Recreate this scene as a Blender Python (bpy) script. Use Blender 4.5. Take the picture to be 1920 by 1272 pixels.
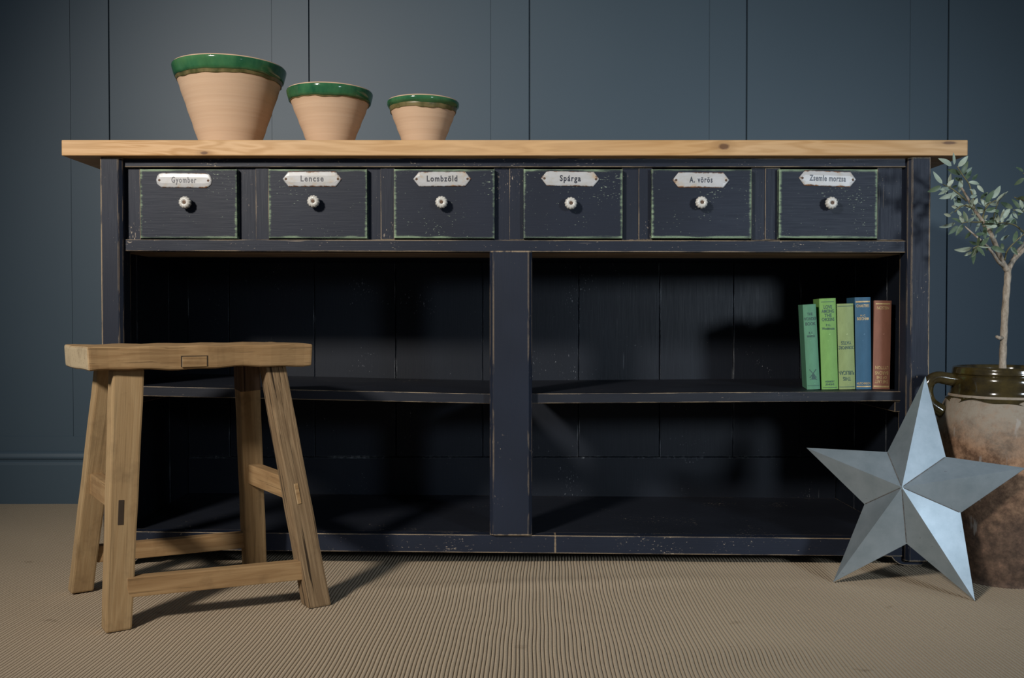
import bpy, bmesh, math, random
import numpy as np
from mathutils import Vector, Matrix
random.seed(7)
for o in list(bpy.data.objects): bpy.data.objects.remove(o)
S = bpy.context.scene
COL = S.collection

# ------------------------------------------------------------------ camera
F = 1795.0; CH = 0.524; PITCH = math.atan(36.0 / F)
PC, PS = math.cos(PITCH), math.sin(PITCH)
cam = bpy.data.objects.new('camera', bpy.data.cameras.new('camera'))
COL.objects.link(cam); S.camera = cam
cam.data.sensor_width = 36.0; cam.data.lens = 36.0 * F / 1920.0
cam.data.clip_start = 0.02
cam.location = (0, 0, CH); cam.rotation_euler = (math.pi / 2 - PITCH, 0, 0)

# ------------------------------------------------------------------ world and lamps
W = bpy.data.worlds.new('world'); S.world = W; W.use_nodes = True
W.node_tree.nodes['Background'].inputs[0].default_value = (0.62, 0.80, 1.0, 1)
W.node_tree.nodes['Background'].inputs[1].default_value = 0.11

def spot(name, loc, target, power, color, radius, angle, blend):
    l = bpy.data.lights.new(name, 'SPOT'); l.energy = power; l.color = color
    l.shadow_soft_size = radius; l.spot_size = math.radians(angle); l.spot_blend = blend
    o = bpy.data.objects.new(name, l); COL.objects.link(o)
    o.location = loc
    o.rotation_euler = (Vector(target) - Vector(loc)).to_track_quat('-Z', 'Y').to_euler()
    return o
spot('studio_lamp', (-1.55, -0.55, 1.85), (-0.20, 2.2, 0.62), 395, (1.0, 0.935, 0.86), 0.17, 60, 1.0)
spot('studio_lamp', (1.62, -0.55, 0.95), (0.80, 2.1, 0.30), 142, (0.76, 0.88, 1.0), 0.17, 56, 1.0)

S.view_settings.view_transform = 'Standard'; S.view_settings.look = 'None'
S.view_settings.gamma = 1.0; S.view_settings.exposure = 0.0
S.view_settings.use_curve_mapping = False

# ------------------------------------------------------------------ helpers
def P(px, py, Y):
    """point seen at pixel (px, py) of the 1920x1272 photograph, at depth Y"""
    u = (px - 960.0) / F; v = (636.0 - py) / F
    t = Y / (PC + v * PS)
    return Vector((u * t, Y, CH + t * (-PS + v * PC)))
def X(px, Y, py=640): return P(px, py, Y).x
def Z(py, Y): return P(960, py, Y).z

def obj(name, bm, mat=None, parent=None, M=None, smooth=False):
    me = bpy.data.meshes.new(name)
    if isinstance(bm, bmesh.types.BMesh):
        bmesh.ops.recalc_face_normals(bm, faces=bm.faces)
        bm.to_mesh(me); bm.free()
    else:
        me.from_pydata(*bm); me.update()
    if smooth:
        me.polygons.foreach_set('use_smooth', [True] * len(me.polygons))
    if mat:
        for m in (mat if isinstance(mat, (list, tuple)) else [mat]): me.materials.append(m)
    o = bpy.data.objects.new(name, me); COL.objects.link(o)
    M = M or Matrix.Identity(4)
    o.matrix_world = M; o.matrix_basis = M
    if parent is not None:
        o.parent = parent; o.matrix_parent_inverse = WM[parent.name].inverted()
    WM[o.name] = M.copy()
    return o
WM = {}
def thing(name, label, cat, loc=(0, 0, 0), group=None):
    o = bpy.data.objects.new(name, None); COL.objects.link(o)
    o.location = loc; o.empty_display_size = 0.05
    WM[o.name] = Matrix.Translation(loc)
    o['label'] = label; o['category'] = cat
    if group: o['group'] = group
    return o
def struct(o):
    o['kind'] = 'structure'; return o

def hexa(bm, p):
    """eight corners: bottom ring of four, top ring of four"""
    v = [bm.verts.new(q) for q in p]
    for f in ((0, 3, 2, 1), (4, 5, 6, 7), (0, 1, 5, 4), (1, 2, 6, 5), (2, 3, 7, 6), (3, 0, 4, 7)):
        bm.faces.new([v[i] for i in f])
def box(bm, x0, x1, y0, y1, z0, z1, zr0=None, zr1=None):
    """box; zr0/zr1 are the bottom/top heights at the x1 end"""
    a = z0 if zr0 is None else zr0; b = z1 if zr1 is None else zr1
    hexa(bm, [(x0, y0, z0), (x1, y0, a), (x1, y1, a), (x0, y1, z0), (x0, y0, z1), (x1, y0, b), (x1, y1, b), (x0, y1, z1)])
def bev(bm, w, seg=2, edges=None):
    bmesh.ops.bevel(bm, geom=edges or bm.edges[:], offset=w, segments=seg, profile=0.6, affect='EDGES', clamp_overlap=True)
def boxo(name, x0, x1, y0, y1, z0, z1, mat, parent, bw=0.002, zr0=None, zr1=None):
    bm = bmesh.new(); box(bm, x0, x1, y0, y1, z0, z1, zr0, zr1)
    if bw: bev(bm, bw)
    return obj(name, bm, mat, parent)
def lathe(prof, seg=64, wob=None, closed=False):
    """surface of revolution about Z from (r, z) pairs"""
    bm = bmesh.new(); rings = []
    for i, (r, z) in enumerate(prof):
        ring = []
        for k in range(seg):
            a = 2 * math.pi * k / seg
            rr, zz = (r, z) if wob is None else wob(r, z, a, i)
            ring.append(bm.verts.new((rr * math.cos(a), rr * math.sin(a), zz)))
        rings.append(ring)
    for A, B in zip(rings, rings[1:]):
        for k in range(seg):
            bm.faces.new((A[k], A[(k + 1) % seg], B[(k + 1) % seg], B[k]))
    if closed:
        bm.faces.new(rings[0][::-1]); bm.faces.new(rings[-1])
    return bm
def tube(bm, pts, rad, n=8):
    pts = [Vector(p) for p in pts]; rings = []
    for i, p in enumerate(pts):
        d = (pts[min(i + 1, len(pts) - 1)] - pts[max(i - 1, 0)]).normalized()
        a = d.cross(Vector((0.31, 0.9, 0.2))).normalized(); b = d.cross(a)
        r = rad[i] if isinstance(rad, (list, tuple)) else rad
        ring = []
        for k in range(n):
            t = 2 * math.pi * k / n
            ring.append(bm.verts.new(p + (a * math.cos(t) + b * math.sin(t)) * r))
        rings.append(ring)
    for A, B in zip(rings, rings[1:]):
        for k in range(n): bm.faces.new((A[k], A[(k + 1) % n], B[(k + 1) % n], B[k]))
    bm.faces.new(rings[0][::-1]); bm.faces.new(rings[-1])
def smoothpath(pts, n=5):
    pts = [Vector(p) for p in pts]; out = []
    for i in range(len(pts) - 1):
        p0, p1, p2, p3 = pts[max(i - 1, 0)], pts[i], pts[i + 1], pts[min(i + 2, len(pts) - 1)]
        for k in range(n):
            t = k / n
            out.append(0.5 * ((2 * p1) + (p2 - p0) * t + (2 * p0 - 5 * p1 + 4 * p2 - p3) * t * t + (3 * p1 - p0 - 3 * p2 + p3) * t ** 3))
    out.append(pts[-1]); return out

def text_mesh(body, size, sx=1.0, spacing=1.0, extrude=0.0, width=None, bold=0.0):
    cu = bpy.data.curves.new('tmp', 'FONT'); cu.body = body; cu.size = size
    cu.align_x = 'CENTER'; cu.align_y = 'CENTER'; cu.space_character = spacing; cu.resolution_u = 3
    cu.extrude = extrude; cu.offset = size * bold
    t = bpy.data.objects.new('tmp', cu); COL.objects.link(t)
    bpy.context.view_layer.update()
    dg = bpy.context.evaluated_depsgraph_get()
    me = bpy.data.meshes.new_from_object(t.evaluated_get(dg))
    if width:
        xx = [v.co.x for v in me.vertices]; sx = width / (max(xx) - min(xx))
    vs = [(v.co.x * sx, v.co.y, v.co.z) for v in me.vertices]; fs = [tuple(p.vertices) for p in me.polygons]
    bpy.data.objects.remove(t); bpy.data.curves.remove(cu); bpy.data.meshes.remove(me)
    return vs, fs

# ------------------------------------------------------------------ material helpers
class G:
    def __init__(s, name):
        s.m = bpy.data.materials.new(name); s.m.use_nodes = True
        s.t = s.m.node_tree; s.b = s.t.nodes['Principled BSDF']
        s.co = s.n('ShaderNodeTexCoord').outputs['Object']
    def n(s, t, **k):
        x = s.t.nodes.new(t)
        for a, v in k.items(): setattr(x, a, v)
        return x
    def put(s, sock, v):
        if v is None: return
        if isinstance(v, bpy.types.NodeSocket): s.t.links.new(v, sock)
        elif isinstance(v, (tuple, list)) and len(v) == 3 and sock.type == 'RGBA': sock.default_value = (*v, 1)
        else: sock.default_value = v
    def scale(s, v, co=None, loc=(0, 0, 0)):
        x = s.n('ShaderNodeMapping'); s.put(x.inputs['Vector'], co or s.co)
        x.inputs['Scale'].default_value = v; x.inputs['Location'].default_value = loc
        return x.outputs[0]
    def noise(s, co, sc=1.0, det=3.0, rough=0.55, dist=0.0):
        x = s.n('ShaderNodeTexNoise'); s.put(x.inputs['Vector'], co)
        x.inputs['Scale'].default_value = sc; x.inputs['Detail'].default_value = det
        x.inputs['Roughness'].default_value = rough; x.inputs['Distortion'].default_value = dist
        return x.outputs[0]
    def math(s, op, a, b=None, c=None, clamp=False):
        x = s.n('ShaderNodeMath', operation=op); x.use_clamp = clamp
        s.put(x.inputs[0], a); s.put(x.inputs[1], b)
        if c is not None: s.put(x.inputs[2], c)
        return x.outputs[0]
    def ramp(s, v, lo, hi, a=0.0, b=1.0):
        x = s.n('ShaderNodeMapRange'); s.put(x.inputs[0], v)
        for i, q in zip((1, 2, 3, 4), (lo, hi, a, b)): x.inputs[i].default_value = q
        return x.outputs[0]
    def mix(s, f, a, b, mode='MIX'):
        x = s.n('ShaderNodeMix', data_type='RGBA', blend_type=mode)
        s.put(x.inputs[0], f); s.put(x.inputs[6], a); s.put(x.inputs[7], b)
        return x.outputs[2]
    def bump(s, h, st=0.3, d=0.001):
        x = s.n('ShaderNodeBump'); x.inputs['Strength'].default_value = st; x.inputs['Distance'].default_value = d
        s.put(x.inputs['Height'], h); s.put(s.b.inputs['Normal'], x.outputs[0])
    def edge(s, r):
        """0 on flats, up to 1 on sharp convex edges"""
        b = s.n('ShaderNodeBevel'); b.samples = 6; b.inputs[0].default_value = r
        g = s.n('ShaderNodeNewGeometry')
        d = s.n('ShaderNodeVectorMath', operation='DOT_PRODUCT')
        s.put(d.inputs[0], b.outputs[0]); s.put(d.inputs[1], g.outputs['True Normal'])
        return s.math('SUBTRACT', 1.0, d.outputs['Value'])
    def out(s, color, rough=0.6, metal=0.0, spec=0.5):
        s.put(s.b.inputs['Base Color'], color); s.put(s.b.inputs['Roughness'], rough)
        s.b.inputs['Metallic'].default_value = metal; s.b.inputs['Specular IOR Level'].default_value = spec
        return s.m

def aniso(axis, along, across):
    return tuple(along if 'XYZ'[i] == axis else across for i in range(3))
def paint(name, axis, wear=(0.62, 0.50, 0.34), edge_r=0.0035, edge_amt=0.5, speck=0.5, base=(0.0105, 0.0142, 0.0250), streak=0.0, rough=0.42):
    g = G(name)
    grain = g.noise(g.scale(aniso(axis, 14, 330)), 1, 4, 0.65)
    patch = g.noise(g.scale((5, 5, 5)), 1, 2)
    col = g.mix(g.ramp(patch, .35, .7), base, tuple(c * 1.35 for c in base))
    col = g.mix(g.ramp(grain, .35, .7, 0, .22), col, tuple(c * .7 for c in base))
    # chipped specks, following the grain, in clusters
    sp = g.noise(g.scale(aniso(axis, 130, 380)), 1, 3, 0.7)
    cl = g.ramp(g.noise(g.scale((9, 9, 9), loc=(3.1, 1.7, 9.2)), 1, 3, 0.6), .50, .72, 0, 1)
    th = .83 - .17 * speck
    spk = g.math('MULTIPLY', g.ramp(g.math('ADD', sp, g.math('MULTIPLY', cl, .12)), th - .03, th + .02), .75)
    # long thin scratches
    if streak:
        st = g.noise(g.scale(aniso(axis, 5, 330), loc=(5, 5, 5)), 1, 2, 0.5)
        sm = g.math('MULTIPLY', g.ramp(st, .80 - .1 * streak, .82 - .1 * streak), g.ramp(g.noise(g.scale((4, 4, 4)), 1, 2), .42, .6))
        spk = g.math('MAXIMUM', spk, g.math('MULTIPLY', sm, .6))
    e = g.edge(edge_r)
    en = g.noise(g.scale(aniso(axis, 16, 160)), 1, 4, 0.65)
    cover = g.noise(g.scale((6, 6, 6), loc=(7, 2, 4)), 1, 2)
    em = g.ramp(g.math('ADD', g.math('MULTIPLY', e, 1.2), g.math('ADD', g.math('MULTIPLY', en, 1.1), g.math('MULTIPLY', cover, .9))), 1.34 - .5 * edge_amt, 1.42 - .5 * edge_amt)
    em = g.math('MULTIPLY', em, g.ramp(e, .012, .05))
    wc = g.mix(g.noise(g.scale((40, 40, 40))), wear, tuple(c * .55 for c in wear))
    col = g.mix(spk, col, tuple(.55 * c + .15 for c in wear))
    col = g.mix(em, col, wc)
    g.bump(g.math('ADD', grain, g.math('MULTIPLY', em, -.6)), .25, .0008)
    return g.out(col, rough=g.ramp(grain, .3, .7, rough + .04, rough + .14), spec=.22)

def wood(name, axis, light, dark, fib=1.0, rough=0.6, bands=1.0, crack=0.0, bump=.25, knots=(), dirt=0.0, endgrain=None, tone2=None):
    g = G(name)
    info = g.n('ShaderNodeObjectInfo').outputs['Random']
    off = g.n('ShaderNodeCombineXYZ')
    for i in range(3): g.put(off.inputs[i], g.math('MULTIPLY', info, 7.3 + i * 3.1))
    add = g.n('ShaderNodeVectorMath', operation='ADD'); g.put(add.inputs[0], g.co); g.put(add.inputs[1], off.outputs[0])
    co = add.outputs[0]
    fine = g.noise(g.scale(aniso(axis, 10, 320), co), 1, 4, 0.65)
    big = g.noise(g.scale(aniso(axis, 2.6, 30), co), 1, 3, 0.5, 0.6)
    ring = g.math('SINE', g.math('MULTIPLY', big, 34 * bands))
    f = g.math('ADD', g.math('MULTIPLY', g.ramp(ring, -1, 1), .42), g.math('MULTIPLY', fine, .72 * fib))
    col = g.mix(g.ramp(f, .25, .85), light, dark)
    tone = g.noise(g.scale(aniso(axis, 2, 9), co), 1, 2)
    col = g.mix(g.ramp(tone, .35, .7, 0, .5), col, tuple(c * .72 for c in light))
    if tone2:
        t2 = g.noise(g.scale(aniso(axis, 1.7, 6), co, (3, 1, 2)), 1, 2)
        col = g.mix(g.ramp(t2, .38, .62, 0, .75), col, g.mix(f, tone2, tuple(c * .8 for c in tone2)))
    if endgrain:
        sep = g.n('ShaderNodeSeparateXYZ'); g.put(sep.inputs[0], g.n('ShaderNodeTexCoord').outputs['Normal'])
        col = g.mix(g.ramp(g.math('ABSOLUTE', sep.outputs['XYZ'.index(axis)]), .6, .85, 0, .8), col, endgrain)
    if dirt:
        d = g.noise(g.scale((14, 14, 14), co), 1, 4, .7)
        col = g.mix(g.ramp(d, .52, .75, 0, dirt), col, tuple(c * .35 for c in dark))
    if crack:
        cr = g.noise(g.scale(aniso(axis, 5, 190), co), 1, 2, .5, .4)
        col = g.mix(g.math('MULTIPLY', g.ramp(cr, .66 - .05 * crack, .70 - .05 * crack), crack), col, tuple(c * .22 for c in dark))
    for (kp, sx, sz) in knots:
        v = g.n('ShaderNodeVectorMath', operation='SUBTRACT'); g.put(v.inputs[0], g.co); v.inputs[1].default_value = kp
        w = g.n('ShaderNodeVectorMath', operation='MULTIPLY'); g.put(w.inputs[0], v.outputs[0]); w.inputs[1].default_value = (1 / sx, .2 / sz, 1 / sz)
        ln = g.n('ShaderNodeVectorMath', operation='LENGTH'); g.put(ln.inputs[0], w.outputs[0])
        d = g.math('ADD', ln.outputs['Value'], g.math('MULTIPLY', g.noise(g.scale((90, 90, 90))), .5))
        col = g.mix(g.ramp(d, 2.6, 1.4, 0, .35), col, tuple(c * .6 for c in dark))
        col = g.mix(g.ramp(d, 1.25, .8, 0, .9), col, (dark[0] * .28, dark[1] * .24, dark[2] * .3))
    g.bump(fine, bump, .0012)
    return g.out(col, rough=g.ramp(f, .2, .9, rough, rough + .15), spec=.3)
def plain(name, color, rough=.5, metal=0., spec=.5, var=.15, sc=30):
    g = G(name)
    n = g.noise(g.scale((sc, sc, sc)), 1, 4, .6)
    col = g.mix(g.ramp(n, .3, .7), tuple(c * (1 - var) for c in color), tuple(min(1, c * (1 + var)) for c in color))
    g.bump(n, .08, .0005)
    return g.out(col, rough, metal, spec)

TAN = (0.60, 0.45, 0.28); GREEN = (0.42, 0.58, 0.36)
M_frame_x = paint('black_paint_frame_horizontal', 'X', TAN, .0036, .62, .60, streak=.8)
M_frame_z = paint('black_paint_frame_upright', 'Z', TAN, .0050, .70, .40, streak=.3)
M_drawer = paint('black_paint_drawer', 'X', GREEN, .0100, .44, .60)
M_stile = paint('black_paint_divider', 'Z', TAN, .003, .5, .6, streak=.6)
M_inside_z = paint('black_paint_inside_shaded', 'Z', (.55, .58, .62), .003, .25, .34, base=(.0075, .0098, .0150), streak=.2, rough=.40)  # base darker than the frame paint: shade of the bays put into the colour
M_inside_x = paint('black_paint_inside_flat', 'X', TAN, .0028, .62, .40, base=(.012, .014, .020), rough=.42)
M_raw = wood('raw_board', 'X', (.42, .31, .21), (.22, .15, .10), rough=.8)
YW = 2.0
M_top = wood('waxed_pine', 'X', (.60, .355, .15), (.40, .20, .058), fib=.7, rough=.45, bands=1.5, bump=.1, tone2=(.62, .41, .22),
             knots=[(tuple(P(1357, 275, YW)), .014, .008), (tuple(P(383, 287, YW)), .010, .004), (tuple(P(1780, 268, YW)), .02, .004)])
M_stool_z = wood('weathered_elm_upright', 'Z', (.405, .28, .145), (.32, .207, .10), rough=.8, crack=.2, bump=.4, dirt=.45)
M_stool_c = wood('cracked_elm_upright', 'Z', (.31, .215, .12), (.17, .11, .058), fib=1.4, rough=.8, bands=1.6, crack=1.0, bump=.7, dirt=.35)
M_stool_x = wood('weathered_elm_flat', 'X', (.38, .245, .118), (.265, .155, .068), rough=.75, crack=.4, bump=.35, dirt=.42, endgrain=(.46, .38, .25))
M_stool_m = wood('mottled_elm_upright', 'Z', (.36, .24, .12), (.22, .135, .06), rough=.8, bands=.6, crack=.3, bump=.4, dirt=.7)
M_stool_dark = wood('dark_spliced_elm', 'Z', (.13, .08, .05), (.06, .036, .022), rough=.8, crack=.8, bump=.5, dirt=.4)
M_hole = plain('dark_slot', (.035, .022, .012), .9)
M_white = plain('white_ceramic', (.56, .545, .50), .25, var=.06)
M_ink = plain('black_lettering', (.02, .022, .035), .4)
M_screw = plain('rusty_screw', (.10, .055, .03), .6, .3, var=.5, sc=300)

def mat_enamel():
    g = G('chipped_white_enamel')
    e = g.edge(.0042)
    n = g.noise(g.scale((110, 110, 110)), 1, 4, .7)
    n2 = g.noise(g.scale((38, 38, 60)), 1, 3, .6)
    info = g.n('ShaderNodeObjectInfo').outputs['Random']
    off = g.n('ShaderNodeCombineXYZ')
    for q in range(3): g.put(off.inputs[q], g.math('MULTIPLY', info, 5.0 + 2 * q))
    ad = g.n('ShaderNodeVectorMath', operation='ADD'); g.put(ad.inputs[0], g.co); g.put(ad.inputs[1], off.outputs[0])
    n = g.noise(g.scale((150, 150, 150), ad.outputs[0]), 1, 4, .7); n2 = g.noise(g.scale((45, 45, 70), ad.outputs[0]), 1, 3, .6)
    sp = g.n('ShaderNodeSeparateXYZ'); g.put(sp.inputs[0], g.co)
    dx = g.math('DIVIDE', g.math('ABSOLUTE', sp.outputs[0]), .0625); dz = g.math('DIVIDE', g.math('ABSOLUTE', sp.outputs[2]), .0163)
    rim = g.math('MAXIMUM', g.math('MULTIPLY', dx, g.math('ADD', .55, g.math('MULTIPLY', dz, .5))), dz)
    rim = g.math('MAXIMUM', rim, g.math('MULTIPLY', dx, .93))
    f = g.ramp(g.math('ADD', rim, g.math('ADD', g.math('MULTIPLY', n, .45), g.math('MULTIPLY', n2, .55))), 1.36, 1.46)
    col = g.mix(g.ramp(n2, .35, .75), (.46, .465, .475), (.40, .39, .36))
    rust = g.mix(g.ramp(n, .4, .65), (.30, .12, .04), (.07, .04, .03))
    col = g.mix(g.math('MULTIPLY', g.ramp(n2, .56, .70), g.ramp(rim, .45, .9, 0, .7)), col, (.50, .30, .12))
    col = g.mix(f, col, rust)
    g.bump(g.math('MULTIPLY', f, -1.0), .4, .0006)
    return g.out(col, g.ramp(f, 0, 1, .34, .8), spec=.4)
M_enamel = mat_enamel()

def mat_wall():
    g = G('blue_grey_wall_paint')
    n = g.noise(g.scale((1.2, 1.2, 1.2)), 1, 3)
    col = g.mix(g.ramp(n, .3, .7), (.050, .080, .107), (.057, .089, .118))
    sp = g.noise(g.scale((120, 120, 45)), 1, 2, .6)
    cl = g.noise(g.scale((3.3, 3.3, 3.3), loc=(4, 1, 2)), 1, 2)
    col = g.mix(g.math('MULTIPLY', g.ramp(g.math('ADD', sp, g.math('MULTIPLY', cl, .25)), .93, .97), .4), col, (.25, .28, .3))
    f = g.noise(g.scale((260, 260, 260)), 1, 2)
    g.bump(f, .04, .0004)
    return g.out(col, .48, spec=.35)
M_wall = mat_wall()

def mat_carpet():
    g = G('sisal_carpet')
    fib = g.noise(g.scale((900, 260, 900)), 1, 3, .7)
    big = g.noise(g.scale((2.1, 2.1, 2.1)), 1, 3, .5)
    st = g.noise(g.scale((14, 22, 14), loc=(2, 7, 1)), 1, 3, .6)
    col = g.mix(g.ramp(fib, .3, .7), (.41, .325, .225), (.55, .45, .325))
    col = g.mix(g.ramp(big, .3, .7, 0, .35), col, (.46, .37, .27))
    col = g.mix(g.ramp(st, .66, .78, 0, .45), col, (.16, .105, .06))
    g.bump(fib, .5, .001)
    return g.out(col, .95, spec=.1)
M_carpet = mat_carpet()

# ------------------------------------------------------------------ the setting
DW = 2.742                                   # wall
gz, tz = 0.19, 0.145
pts = [(-2.6, DW)]
def gx(px): return X(px, DW, 150)
lines = sorted([(gx(p), 0) for p in (205, 580, 993, 1400, 1778)] + [(gx(p), 1) for p in (132, 510, 920, 1330, 1706)]
               + [(gx(-175), 0), (gx(-248), 1), (gx(2090), 1), (gx(2162), 0)])
for x, k in lines:
    if k == 0: pts += [(x - .0026, DW), (x - .0022, DW + .007), (x + .0022, DW + .007), (x + .0026, DW)]
    else: pts += [(x - .0012, DW), (x - .0009, DW + .0016), (x + .0009, DW + .0016), (x + .0012, DW)]
pts.append((2.6, DW))
bm = bmesh.new()
lo = [bm.verts.new((x, y, 0)) for x, y in pts]; hi = [bm.verts.new((x, y, 2.3)) for x, y in pts]
for i in range(len(pts) - 1): bm.faces.new((lo[i], lo[i + 1], hi[i + 1], hi[i]))
b0 = [bm.verts.new((x, DW + .05, z)) for x, z in ((-2.6, 0), (2.6, 0), (2.6, 2.3), (-2.6, 2.3))]
bm.faces.new(b0)
struct(obj('wall_back', bm, M_wall))
bm = bmesh.new(); box(bm, -2.6, 2.6, DW - .0022, DW + .001, .10, gz); bev(bm, .0006, 1)
struct(obj('trim_1', bm, M_wall))
prof = [(0.0, tz + .003), (.005, tz + .002), (.011, tz - .004), (.014, tz - .012), (.014, tz - .018), (.0075, tz - .0205), (.0075, tz - .0245), (.016, tz - .0255), (.0185, tz - .029), (.0195, tz - .036), (.0195, -.004), (0, -.004)]
bm = bmesh.new()
A = [bm.verts.new((-2.6, DW - d, z)) for d, z in prof]; B = [bm.verts.new((2.6, DW - d, z)) for d, z in prof]
for i in range(len(prof)): bm.faces.new((A[i], A[(i + 1) % len(prof)], B[(i + 1) % len(prof)], B[i]))
struct(obj('baseboard_back', bm, M_wall))

# ribbed carpet: every cord is real relief
pitch = .0131; nr = 370
u = np.array([-.42, .42, .55, .95, 6.25, 6.65, 6.78, 7.62, 7.75, 8.15, 12.15, 12.55]) * .001
hz = np.array([-3.6, -3.6, -.75, 0, 0, -.75, -3.6, -3.6, -.75, 0, 0, -.75]) * .001
xs = ((np.arange(nr)[:, None] - nr / 2) * pitch + u[None, :]).ravel()
zs = np.tile(hz, nr)
ys = np.concatenate([np.linspace(-.6, 1.25, 14), np.linspace(1.28, 2.15, 96), np.linspace(2.17, DW - .012, 24)])
XX, YY = np.meshgrid(xs, ys)
wob = .0013 * np.sin(YY * 6.1 + XX * 1.7) + .0006 * np.sin(YY * 15 + XX * 4.1 + 1) + .0005 * np.sin(YY * 31 + XX * 23)
wob += .006 * np.exp(-(((XX - .38) / .11) ** 2 + ((YY - 1.47) / .10) ** 2)) * np.sin((YY - 1.47) * 20)
und = .0010 * np.sin(XX * 7.3 + YY * 3.1) + .0008 * np.sin(YY * 13.7 - XX * 5.2) + .0005 * np.sin(XX * 17 + YY * 11)
und += .0040 * np.exp(-((YY - 1.885 - .04 * np.sin(XX * 3)) / .035) ** 2) * np.exp(-((XX - .1) / .5) ** 2)
ang = math.radians(1.56)
PX = XX + wob + (YY - 2.0) * math.tan(ang)
PZ = np.tile(zs, (len(ys), 1)) + und - .0011
nc = len(xs); nrw = len(ys)
co = np.stack([PX, YY, PZ], -1).reshape(-1, 3)
idx = np.arange(nrw * nc).reshape(nrw, nc)
quads = np.stack([idx[:-1, :-1], idx[:-1, 1:], idx[1:, 1:], idx[1:, :-1]], -1).reshape(-1, 4)
me = bpy.data.meshes.new('floor')
me.vertices.add(len(co)); me.vertices.foreach_set('co', co.ravel())
me.loops.add(quads.size); me.loops.foreach_set('vertex_index', quads.ravel())
me.polygons.add(len(quads)); me.polygons.foreach_set('loop_start', np.arange(0, quads.size, 4)); me.polygons.foreach_set('loop_total', np.full(len(quads), 4))
me.update(); me.polygons.foreach_set('use_smooth', np.ones(len(quads), bool)); me.materials.append(M_carpet)
fl = bpy.data.objects.new('floor', me); COL.objects.link(fl); struct(fl)

# ------------------------------------------------------------------ sideboard
DF = 2.03; DP = 2.015; DB = 2.506; DT = 2.0
sb = thing('sideboard', 'long distressed black sideboard with waxed pine top and six small drawers', 'sideboard', (0, 2.25, 0))
xl, xr = X(115, DT, 277), X(1815, DT, 277)
zt, zb = Z(262.5, DT), Z(292, DT)
bm = bmesh.new(); box(bm, xl, xr, DT, DB + .05, zb, zt); bev(bm, .0025, 2)
obj('worktop', bm, M_top, sb)['label'] = 'waxed honey coloured pine worktop'
# posts
pl0, pl1 = X(189, DP, 480), X(229, DP, 480); pr0, pr1 = X(1703, DP, 480), X(1744, DP, 480)
def post(x0, x1, z0, z1, inner):
    bm = bmesh.new(); box(bm, x0, x1, DP, DP + .045, z0, z1)
    ed = [e for e in bm.edges if abs(e.verts[0].co.y - DP) < 1e-6 and abs(e.verts[1].co.y - DP) < 1e-6
          and abs(e.verts[0].co.z - e.verts[1].co.z) > .1 and any(abs(e.verts[0].co.x - q) < 1e-6 for q in inner)]
    bev(bm, .0075, 1, ed)
    ed = [e for e in bm.edges if e.calc_length() > .01]
    bev(bm, .0012, 1, ed)
    return obj('post', bm, M_frame_z, sb)
post(pl0, pl1, .012, zb - .0005, [pl1]); post(pr0, pr1, .012, zb - .0005, [pr0])
c0, c1 = X(918, DP + .006, 730), X(998, DP + .006, 730)
bm = bmesh.new(); zc0 = Z(1003, DF); zc1 = Z(471, DF)
box(bm, c0, c1, DP + .006, DP + .05, zc0, zc1)
ed = [e for e in bm.edges if abs(e.verts[0].co.y - DP - .006) < 1e-6 and abs(e.verts[1].co.y - DP - .006) < 1e-6 and abs(e.verts[0].co.z - e.verts[1].co.z) > .1]
bev(bm, .0078, 1, ed); bev(bm, .0010, 1, [e for e in bm.edges if e.calc_length() > .01])
obj('centre_post', bm, M_frame_z, sb)
il, ir = pl1 - .010, pr0 + .010              # rails run behind the post edges
boxo('top_rail', il, ir, DF, DF + .03, Z(313.5, DF), zb - .0003, M_frame_x, sb, .0016)
boxo('drawer_rail', il, ir, DF, DF + .03, Z(471, DF), Z(449, DF), M_frame_x, sb, .0018, Z(474, DF), Z(451.5, DF))
xj = X(1041, DF, 1025); tj = (xj - il) / (ir - il)
zj0, zj1 = Z(1031, DF) + (Z(1044, DF) - Z(1031, DF)) * tj, Z(997, DF) + (Z(1011, DF) - Z(997, DF)) * tj
boxo('bottom_rail', il, xj - .00005, DF, DF + .03, Z(1031, DF), Z(997, DF), M_frame_x, sb, .0011, zj0, zj1)
boxo('bottom_rail', xj + .00005, ir, DF, DF + .03, zj0, zj1, M_frame_x, sb, .0011, Z(1044, DF), Z(1011, DF))
# drawer dividers: fixed panels between the drawers, set back
drw = [(262, 445), (503, 689), (738, 928), (981, 1168), (1221, 1410), (1460, 1646)]
edges_ = [229] + [q for d in drw for q in d] + [1703]
for i in range(0, len(edges_), 2):
    a, b = edges_[i], edges_[i + 1]
    m_ = {1168: 1197, 1410: 1434, 445: 480, 689: 714, 928: 955}.get(a)
    if m_:   # a narrow strip planted along one side of the divider
        boxo('divider_strip', X(m_, DF + .010, 380), X(b + 2, DF + .010, 380), DF + .0075, DF + .0099, Z(449.5, DF) + .0005, Z(313.5, DF) - .0005, M_stile, sb, .0009)
    boxo('drawer_divider', X(a - 2, DF + .012, 380), X(b + 2, DF + .012, 380), DF + .010, DF + .03, Z(450, DF), Z(313, DF), M_stile, sb, .0012)
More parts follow.
